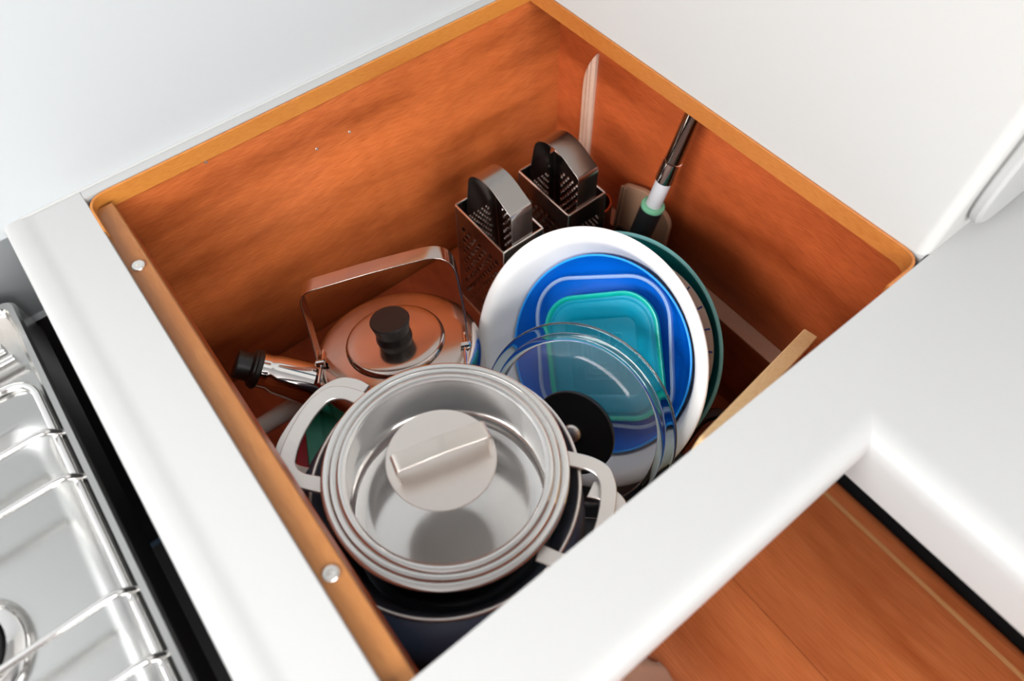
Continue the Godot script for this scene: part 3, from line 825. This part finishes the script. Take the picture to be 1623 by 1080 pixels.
func build_glass_lid() -> void:
	var n := Vector3(-0.7672, 0.5965, 0.2356).normalized()
	var c := Vector3(0.2659, -0.2548, -0.2507)
	var P := frame(c, n, Vector3.UP)
	var t := thing("casserole_lid", "clear thick-rimmed glass lid with black disc knob leaning against the white bowl", "lid", P)
	var b := MB.new()
	var bead := []
	for i in 12:
		var an := lerpf(-30.0, 235.0, i / 11.0)
		bead.append(Vector2(0.1090 + 0.0050 * cos(deg_to_rad(an)), 0.0018 + 0.0050 * sin(deg_to_rad(an))))
	b.lathe([Vector2(0.1075, -0.0032), Vector2(0.112, -0.0036), Vector2(0.122, -0.0032), Vector2(0.1255, -0.0018), Vector2(0.1265, 0.0003), Vector2(0.1257, 0.0020), Vector2(0.1235, 0.0026), Vector2(0.116, 0.0014)] + bead.slice(1), 128, true)
	put("rim", b, M.glass, t, 60)
	b = MB.new()
	var dome := []
	var kb := Transform3D(Basis(), Vector3(0.0068, 0, 0.0103))
	for i in 25:
		var u := 1.0 - i / 24.0
		dome.append(Vector2(0.1055 * u, 0.017 - 0.012 * pow(u, 9.0)))
	var inner := []
	for p in dome: inner.append(Vector2(p.x, p.y - 0.004))
	inner.reverse()
	b.lathe(inner + dome, 96)
	put("dome", b, M.pane, t)
	b = MB.new()
	b.T = kb; b.lathe([Vector2(0, 0.018), Vector2(0.013, 0.018), Vector2(0.012, 0.028), Vector2(0, 0.028)], 32)
	put("stem", b, M.grey_tube, t)
	b = MB.new()
	b.T = kb; b.lathe([Vector2(0, 0.027), Vector2(0.044, 0.027), Vector2(0.0505, 0.0290), Vector2(0.0515, 0.0315), Vector2(0.0515, 0.0350), Vector2(0.0507, 0.0362), Vector2(0.0490, 0.0364), Vector2(0.0478, 0.0356), Vector2(0.030, 0.0352), Vector2(0, 0.0352)], 96)
	put("knob", b, M.bakelite, t)
	b = MB.new()
	b.T = kb
	var pr := [Vector2(0.0115, 0.0350)]
	for i in 9: pr.append(Vector2(0.0115 * cos(PI / 2 * i / 8), 0.0352 + 0.0062 * sin(PI / 2 * i / 8)))
	b.lathe(pr, 40)
	put("screw_head", b, M.brushed, t)

func build_rest() -> void:
	# plywood strip on the right side panel, its layered edge outwards, with a faired top
	var b := MB.new()
	var t := thing("plywood_strip", "upright pale layered plywood strip with curved top on the right panel", "wood strip", Transform3D(Basis(), Vector3(0.595, -0.40, -0.6170)))
	var cols := [srgb(206, 172, 152), srgb(160, 116, 96), srgb(210, 178, 160), srgb(164, 120, 100), srgb(206, 174, 154)]
	var cuts := [0.0, 0.0060, 0.0074, 0.0130, 0.0144, 0.0225]
	var top := func(z: float) -> float:
		return 0.252 + 0.065 * sqrt(clampf(z / 0.0225, 0.0, 1.0))
	for k in 5:
		var q := MB.new()
		var pts := PackedVector2Array([Vector2(cuts[k + 1], 0), Vector2(cuts[k], 0)])
		for i in 5:
			var z := lerpf(cuts[k], cuts[k + 1], i / 4.0)
			pts.append(Vector2(z, -top.call(z)))
		q.T = Transform3D(Basis(Vector3(0, 0, 1), Vector3(-1, 0, 0), Vector3(0, -1, 0)), Vector3.ZERO)
		q.prism(pts, 0.0, 0.0050 - (0.0005 if k % 2 else 0.0), 0.0002)
		var m: StandardMaterial3D = M.ply_light.duplicate()
		m.albedo_color = (cols[k] as Color) / Color(206 / 255.0, 172 / 255.0, 152 / 255.0)
		put("ply_layer", q, m, t)
	# telescopic pole
	var A := Vector3(0.574, -0.028, -0.400); var B := Vector3(0.522, -0.285, -0.4165)
	var dir := (B - A).normalized()
	t = thing("telescopic_pole", "chrome telescopic pole in a black sleeve leaning into the right side overhang", "pole", frame(A, dir, Vector3.BACK))
	b = MB.new(); b.lathe([Vector2(0, -0.02), Vector2(0.0112, -0.02), Vector2(0.0112, 0.098), Vector2(0.0105, 0.099)], 32); put("outer_tube", b, M.dark_chrome, t)
	b = MB.new(); b.lathe([Vector2(0.0105, 0.090), Vector2(0.0128, 0.091), Vector2(0.0130, 0.122), Vector2(0.0122, 0.1235), Vector2(0.0100, 0.1235)], 32); put("collar", b, M.chrome, t)
	b = MB.new(); b.lathe([Vector2(0.0108, 0.12), Vector2(0.0108, 0.175)], 32); put("inner_tube", b, M.alu, t)
	b = MB.new(); b.lathe([Vector2(0.0105, 0.1665), Vector2(0.0158, 0.1665), Vector2(0.0166, 0.1690), Vector2(0.0160, 0.1730), Vector2(0.0158, 0.1735)], 32); put("rubber_ring", b, M.mint, t)
	b = MB.new(); b.lathe([Vector2(0.0150, 0.172), Vector2(0.0160, 0.173), Vector2(0.0160, 0.37), Vector2(0, 0.372)], 32); put("sleeve", b, M.sleeve, t)
	# cardboard-brown grooved panel behind the pole
	t = thing("grooved_panel", "brown wooden panel with grooved edge and rounded corner behind the pole", "panel", Transform3D(Basis(Vector3(0, 0, 1), deg_to_rad(-4)), Vector3(0.572, -0.36, -0.45)))
	b = MB.new()
	var pp := PackedVector2Array()
	for p in rounded([Vector2(-0.050, 0.0), Vector2(-0.050, 0.118), Vector2(0.0, 0.138), Vector2(0.050, 0.118), Vector2(0.056, 0.0)], 0.014, 6): pp.append(Vector2(p.x, -p.y))
	b.T = Transform3D(Basis(Vector3(0, 0, 1), Vector3(-1, 0, 0), Vector3(0, -1, 0)), Vector3.ZERO)
	b.prism(pp, 0.0, 0.008, 0.001); put("board", b, M.board, t)
	for k in 2:
		b = MB.new(); b.box(Vector3(-0.0095, 0.062, -0.046 + k * 0.006), Vector3(0.004, 0.11, 0.0035), 0.0008); put("batten", b, M.board, t)
	b = MB.new(); b.box(Vector3(-0.010, 0.014, -0.02), Vector3(0.005, 0.010, 0.055), 0.001); put("foot_batten", b, M.board, t)
	# copper mug and a small black stand-in for an unidentified dark shape behind the graters
	t = thing("copper_mug", "rounded copper mug mostly hidden between the corner grater and pole", "mug", Transform3D(Basis(), Vector3(0.535, -0.40, -0.515)))
	b = MB.new(); b.lathe([Vector2(0, 0), Vector2(0.022, 0), Vector2(0.027, 0.01), Vector2(0.028, 0.06), Vector2(0.0265, 0.124), Vector2(0.025, 0.132), Vector2(0.023, 0.132), Vector2(0.024, 0.06), Vector2(0, 0.008)], 40); put("cup", b, M.copper, t)
	b = MB.new(); b.tube(rounded([Vector3(0.0, 0.10, -0.026), Vector3(0, 0.10, -0.048), Vector3(0, 0.04, -0.048), Vector3(0, 0.04, -0.026)], 0.015, 6), 0.003, 10); put("handle", b, M.copper, t)
	t = thing("dark_shape", "small black shape on the locker bottom in front of the grooved panel", "tub", Transform3D(Basis(Vector3.UP, 0.15), Vector3(0.533, -0.40, -0.452)))
	b = MB.new(); b.loft([rrect(0.014, 0.016, 0.006, 0.0), rrect(0.017, 0.019, 0.007, 0.10), rrect(0.019, 0.021, 0.008, 0.102), rrect(0.019, 0.021, 0.008, 0.106), rrect(0.016, 0.018, 0.006, 0.106), rrect(0.013, 0.015, 0.005, 0.01)], true, true); put("dark_shape_shell", b, M.black_nylon, t)
	# pale wooden board leaning at the front
	var r := Vector3(0.4785, -0.110, -0.1345); var l := Vector3(0.2815, -0.030, -0.1035)
	var xd := (l - r).normalized(); var nz := Vector3(0.16, 0.0, 0.987); nz = (nz - xd * nz.dot(xd)).normalized(); var yd := nz.cross(-xd).normalized()
	if yd.y > 0: yd = -yd
	t = thing("chopping_board", "pale wooden chopping board on edge beside the front rail", "chopping board", Transform3D(Basis(xd, yd, xd.cross(yd)), r))
	b = MB.new(); pp = PackedVector2Array()
	for p in rounded([Vector2(0.0, 0.0), Vector2(0.24, 0.0), Vector2(0.24, 0.22), Vector2(0.0, 0.22), Vector2(0.0, 0.0)], 0.006, 4): pp.append(p)
	var dsg := 1.0 if xd.cross(yd).z > 0 else -1.0
	b.T = Transform3D(Basis(Vector3(1, 0, 0), Vector3(0, 0, 1), Vector3(0, -1, 0)), Vector3.ZERO)
	for i in pp.size(): pp[i] = Vector2(pp[i].x, -pp[i].y)
	pp.remove_at(pp.size() - 1)
	b.prism(pp, 0.0 if dsg > 0 else -0.016, 0.016 if dsg > 0 else 0.0, 0.001); put("board", b, M.pine, t)
	# black nylon tool with slotted handle
	t = thing("nylon_spatula", "black nylon spatula with slotted handle end behind the chopping board", "spatula", Transform3D(Basis(Vector3.UP, deg_to_rad(10)), Vector3(0.366, -0.332, -0.146)))
	b = MB.new()
	var lp := [Vector3(0.0, 0, 0.016), Vector3(0.07, 0, 0.018), Vector3(0.094, 0, 0.0), Vector3(0.07, 0, -0.018), Vector3(0.0, 0, -0.016)]
	b.strap(rounded(lp, 0.016, 6), Vector3.UP, 0.012, 0.015, 0.003); put("slotted_end", b, M.black_nylon, t, 50)
	b = MB.new(); b.box(Vector3(-0.03, 0.0, 0.0), Vector3(0.075, 0.012, 0.048), 0.003); put("shaft", b, M.black_nylon, t, 50)
	# flat black stand-in for an unidentified dark shape on the bottom under the right pot handles
	t = thing("low_dark_shape", "flat black shape lying low between the pots and the glass lid", "tray", Transform3D(Basis(), Vector3(0.262, -0.40, -0.172)))
	b = MB.new(); b.loft([rrect(0.062, 0.068, 0.012, 0.0), rrect(0.070, 0.076, 0.014, 0.020), rrect(0.074, 0.080, 0.016, 0.0215), rrect(0.074, 0.080, 0.016, 0.0230), rrect(0.068, 0.074, 0.013, 0.0225), rrect(0.060, 0.066, 0.011, 0.003)], true, true); put("low_shape_shell", b, M.nonstick, t)
	# green and red plastic and a grey rod under the pot handle
	t = thing("green_chopping_mat", "dark green plastic mat seen through the left pot handle", "chopping mat", Transform3D(Basis(Vector3.UP, deg_to_rad(-24)) * Basis(Vector3(0, 0, 1), deg_to_rad(-6)), Vector3(0.030, -0.318, -0.468)))
	b = MB.new(); b.loft([rrect(0.030, 0.078, 0.010, 0), rrect(0.031, 0.079, 0.010, 0.001), rrect(0.031, 0.079, 0.010, 0.004), rrect(0.030, 0.078, 0.010, 0.005)], true, true); put("mat", b, M.green, t)
	for k in 2:
		b = MB.new(); b.box(Vector3(-0.008 + 0.018 * k, 0.0055, 0), Vector3(0.003, 0.002, 0.13), 0.0008); put("rib", b, M.green, t)
	t = thing("red_chopping_mat", "red plastic mat lying beneath the green mat", "chopping mat", Transform3D(Basis(Vector3.UP, deg_to_rad(-38)), Vector3(0.005, -0.345, -0.445)))
	b = MB.new(); b.loft([rrect(0.038, 0.11, 0.010, 0), rrect(0.039, 0.111, 0.010, 0.001), rrect(0.039, 0.111, 0.010, 0.004), rrect(0.038, 0.11, 0.010, 0.005)], true, true); put("mat", b, M.red, t)
	b = MB.new(); b.tube([Vector3(-0.075, -0.305, -0.520), Vector3(0.02, -0.302, -0.516)], 0.0125, 24)
	tag(put("grey_rod", b, M.grey_tube), "matt grey rod lying below the kettle spout", "rod")

# smooth union of tapered capsules meshed as surface nets
func flesh(bones: Array, lo: Vector3, hi: Vector3, cell: float, k: float) -> MB:
	var nx := int((hi.x - lo.x) / cell) + 2; var ny := int((hi.y - lo.y) / cell) + 2; var nz := int((hi.z - lo.z) / cell) + 2
	var f := PackedFloat32Array(); f.resize(nx * ny * nz)
	for z in nz:
		for y in ny:
			for x in nx:
				var p := lo + Vector3(x, y, z) * cell
				var acc := 0.0
				for b in bones:
					var ab: Vector3 = b[1] - b[0]
					var t := clampf((p - b[0]).dot(ab) / ab.length_squared(), 0.0, 1.0)
					var q: Vector3 = p - (b[0] + ab * t)
					q.y *= b[4] if b.size() > 4 else 1.0
					acc += exp(-k * (q.length() - lerpf(b[2], b[3], t)))
				f[(z * ny + y) * nx + x] = -log(maxf(acc, 1e-30)) / k
	var id := {}
	var pts := PackedVector3Array()
	var F := func(x: int, y: int, z: int) -> float: return f[(z * ny + y) * nx + x]
	for z in nz - 1:
		for y in ny - 1:
			for x in nx - 1:
				var s := Vector3.ZERO; var n := 0
				for e in [[0, 0, 0, 1, 0, 0], [0, 1, 0, 1, 1, 0], [0, 0, 1, 1, 0, 1], [0, 1, 1, 1, 1, 1], [0, 0, 0, 0, 1, 0], [1, 0, 0, 1, 1, 0], [0, 0, 1, 0, 1, 1], [1, 0, 1, 1, 1, 1], [0, 0, 0, 0, 0, 1], [1, 0, 0, 1, 0, 1], [0, 1, 0, 0, 1, 1], [1, 1, 0, 1, 1, 1]]:
					var a: float = F.call(x + e[0], y + e[1], z + e[2]); var b: float = F.call(x + e[3], y + e[4], z + e[5])
					if (a < 0) != (b < 0):
						s += Vector3(x + e[0], y + e[1], z + e[2]).lerp(Vector3(x + e[3], y + e[4], z + e[5]), a / (a - b)); n += 1
				if n:
					id[Vector3i(x, y, z)] = pts.size(); pts.append(lo + s / n * cell)
	var mb := MB.new()
	for key in id:
		for ax in 3:
			var d := Vector3i.ZERO; d[ax] = 1
			var u := Vector3i.ZERO; u[(ax + 1) % 3] = 1
			var w := Vector3i.ZERO; w[(ax + 2) % 3] = 1
			var q: Vector3i = key
			if not (id.has(q - u) and id.has(q - w) and id.has(q - u - w)): continue
			var a: float = F.call(q.x, q.y, q.z)
			var o := q + d
			var b: float = F.call(o.x, o.y, o.z)
			if (a < 0) == (b < 0): continue
			if a < 0: mb.quad(pts[id[q - u - w]], pts[id[q - w]], pts[id[q]], pts[id[q - u]])
			else: mb.quad(pts[id[q - u]], pts[id[q]], pts[id[q - w]], pts[id[q - u - w]])
	return mb

func build_person() -> void:
	# bare right foot and shin of whoever stands at the locker; toes point to the front rail
	var t := thing("person", "bare foot of a person standing on the varnished floor before the locker", "person", Transform3D(Basis(Vector3.UP, deg_to_rad(-4)), Vector3(0.212, -0.744, 0.0)))
	var bones := [
		[Vector3(0.0, 0.030, 0.205), Vector3(-0.012, 0.030, 0.060), 0.030, 0.024],
		[Vector3(0.004, 0.028, 0.205), Vector3(0.026, 0.021, 0.070), 0.028, 0.020],
		[Vector3(0.0, 0.065, 0.185), Vector3(-0.010, 0.036, 0.075), 0.032, 0.022],
		[Vector3(-0.022, 0.022, 0.065), Vector3(-0.026, 0.015, -0.012), 0.021, 0.0135],
		[Vector3(-0.026, 0.015, -0.012), Vector3(-0.026, 0.013, -0.030), 0.0140, 0.0125],
		[Vector3(-0.004, 0.020, 0.062), Vector3(-0.003, 0.014, -0.020), 0.017, 0.0090],
		[Vector3(-0.003, 0.014, -0.020), Vector3(-0.003, 0.009, -0.032), 0.0092, 0.0085],
		[Vector3(0.009, 0.019, 0.064), Vector3(0.013, 0.013, -0.010), 0.016, 0.0086],
		[Vector3(0.013, 0.013, -0.010), Vector3(0.013, 0.009, -0.021), 0.0088, 0.0082],
		[Vector3(0.020, 0.018, 0.068), Vector3(0.027, 0.012, 0.002), 0.016, 0.0082],
		[Vector3(0.027, 0.012, 0.002), Vector3(0.027, 0.009, -0.009), 0.0084, 0.0078],
		[Vector3(0.031, 0.017, 0.076), Vector3(0.040, 0.011, 0.018), 0.015, 0.0080],
		[Vector3(0.040, 0.011, 0.018), Vector3(0.040, 0.009, 0.009), 0.0082, 0.0078],
		[Vector3(0.0, 0.060, 0.195), Vector3(0.0, 0.30, 0.205), 0.034, 0.046],
	]
	var skin := plain(srgb(226, 172, 142), 0.5)
	skin.subsurf_scatter_enabled = true; skin.subsurf_scatter_strength = 0.15
	put("body", flesh(bones, Vector3(-0.075, -0.012, -0.06), Vector3(0.075, 0.36, 0.27), 0.006, 320.0), skin, t, 180)
	var nail := plain(srgb(222, 176, 152), 0.3)
	for q in [[-0.026, 0.0255, -0.031, 0.0085], [-0.003, 0.0172, -0.033, 0.0055], [0.013, 0.0165, -0.022, 0.0052], [0.027, 0.0160, -0.010, 0.0050], [0.040, 0.0160, 0.008, 0.0046]]:
		var b := MB.new()
		b.T = Transform3D(Basis(Vector3.RIGHT, deg_to_rad(-18)), Vector3(q[0], q[1], q[2]))
		b.loft([rrect(q[3], q[3] * 1.1, q[3] * 0.5, -0.0015, 4), rrect(q[3], q[3] * 1.1, q[3] * 0.5, 0.0004, 4), rrect(q[3] * 0.8, q[3] * 0.9, q[3] * 0.4, 0.0010, 4)], true, true)
		put("toenail", b, nail, t)
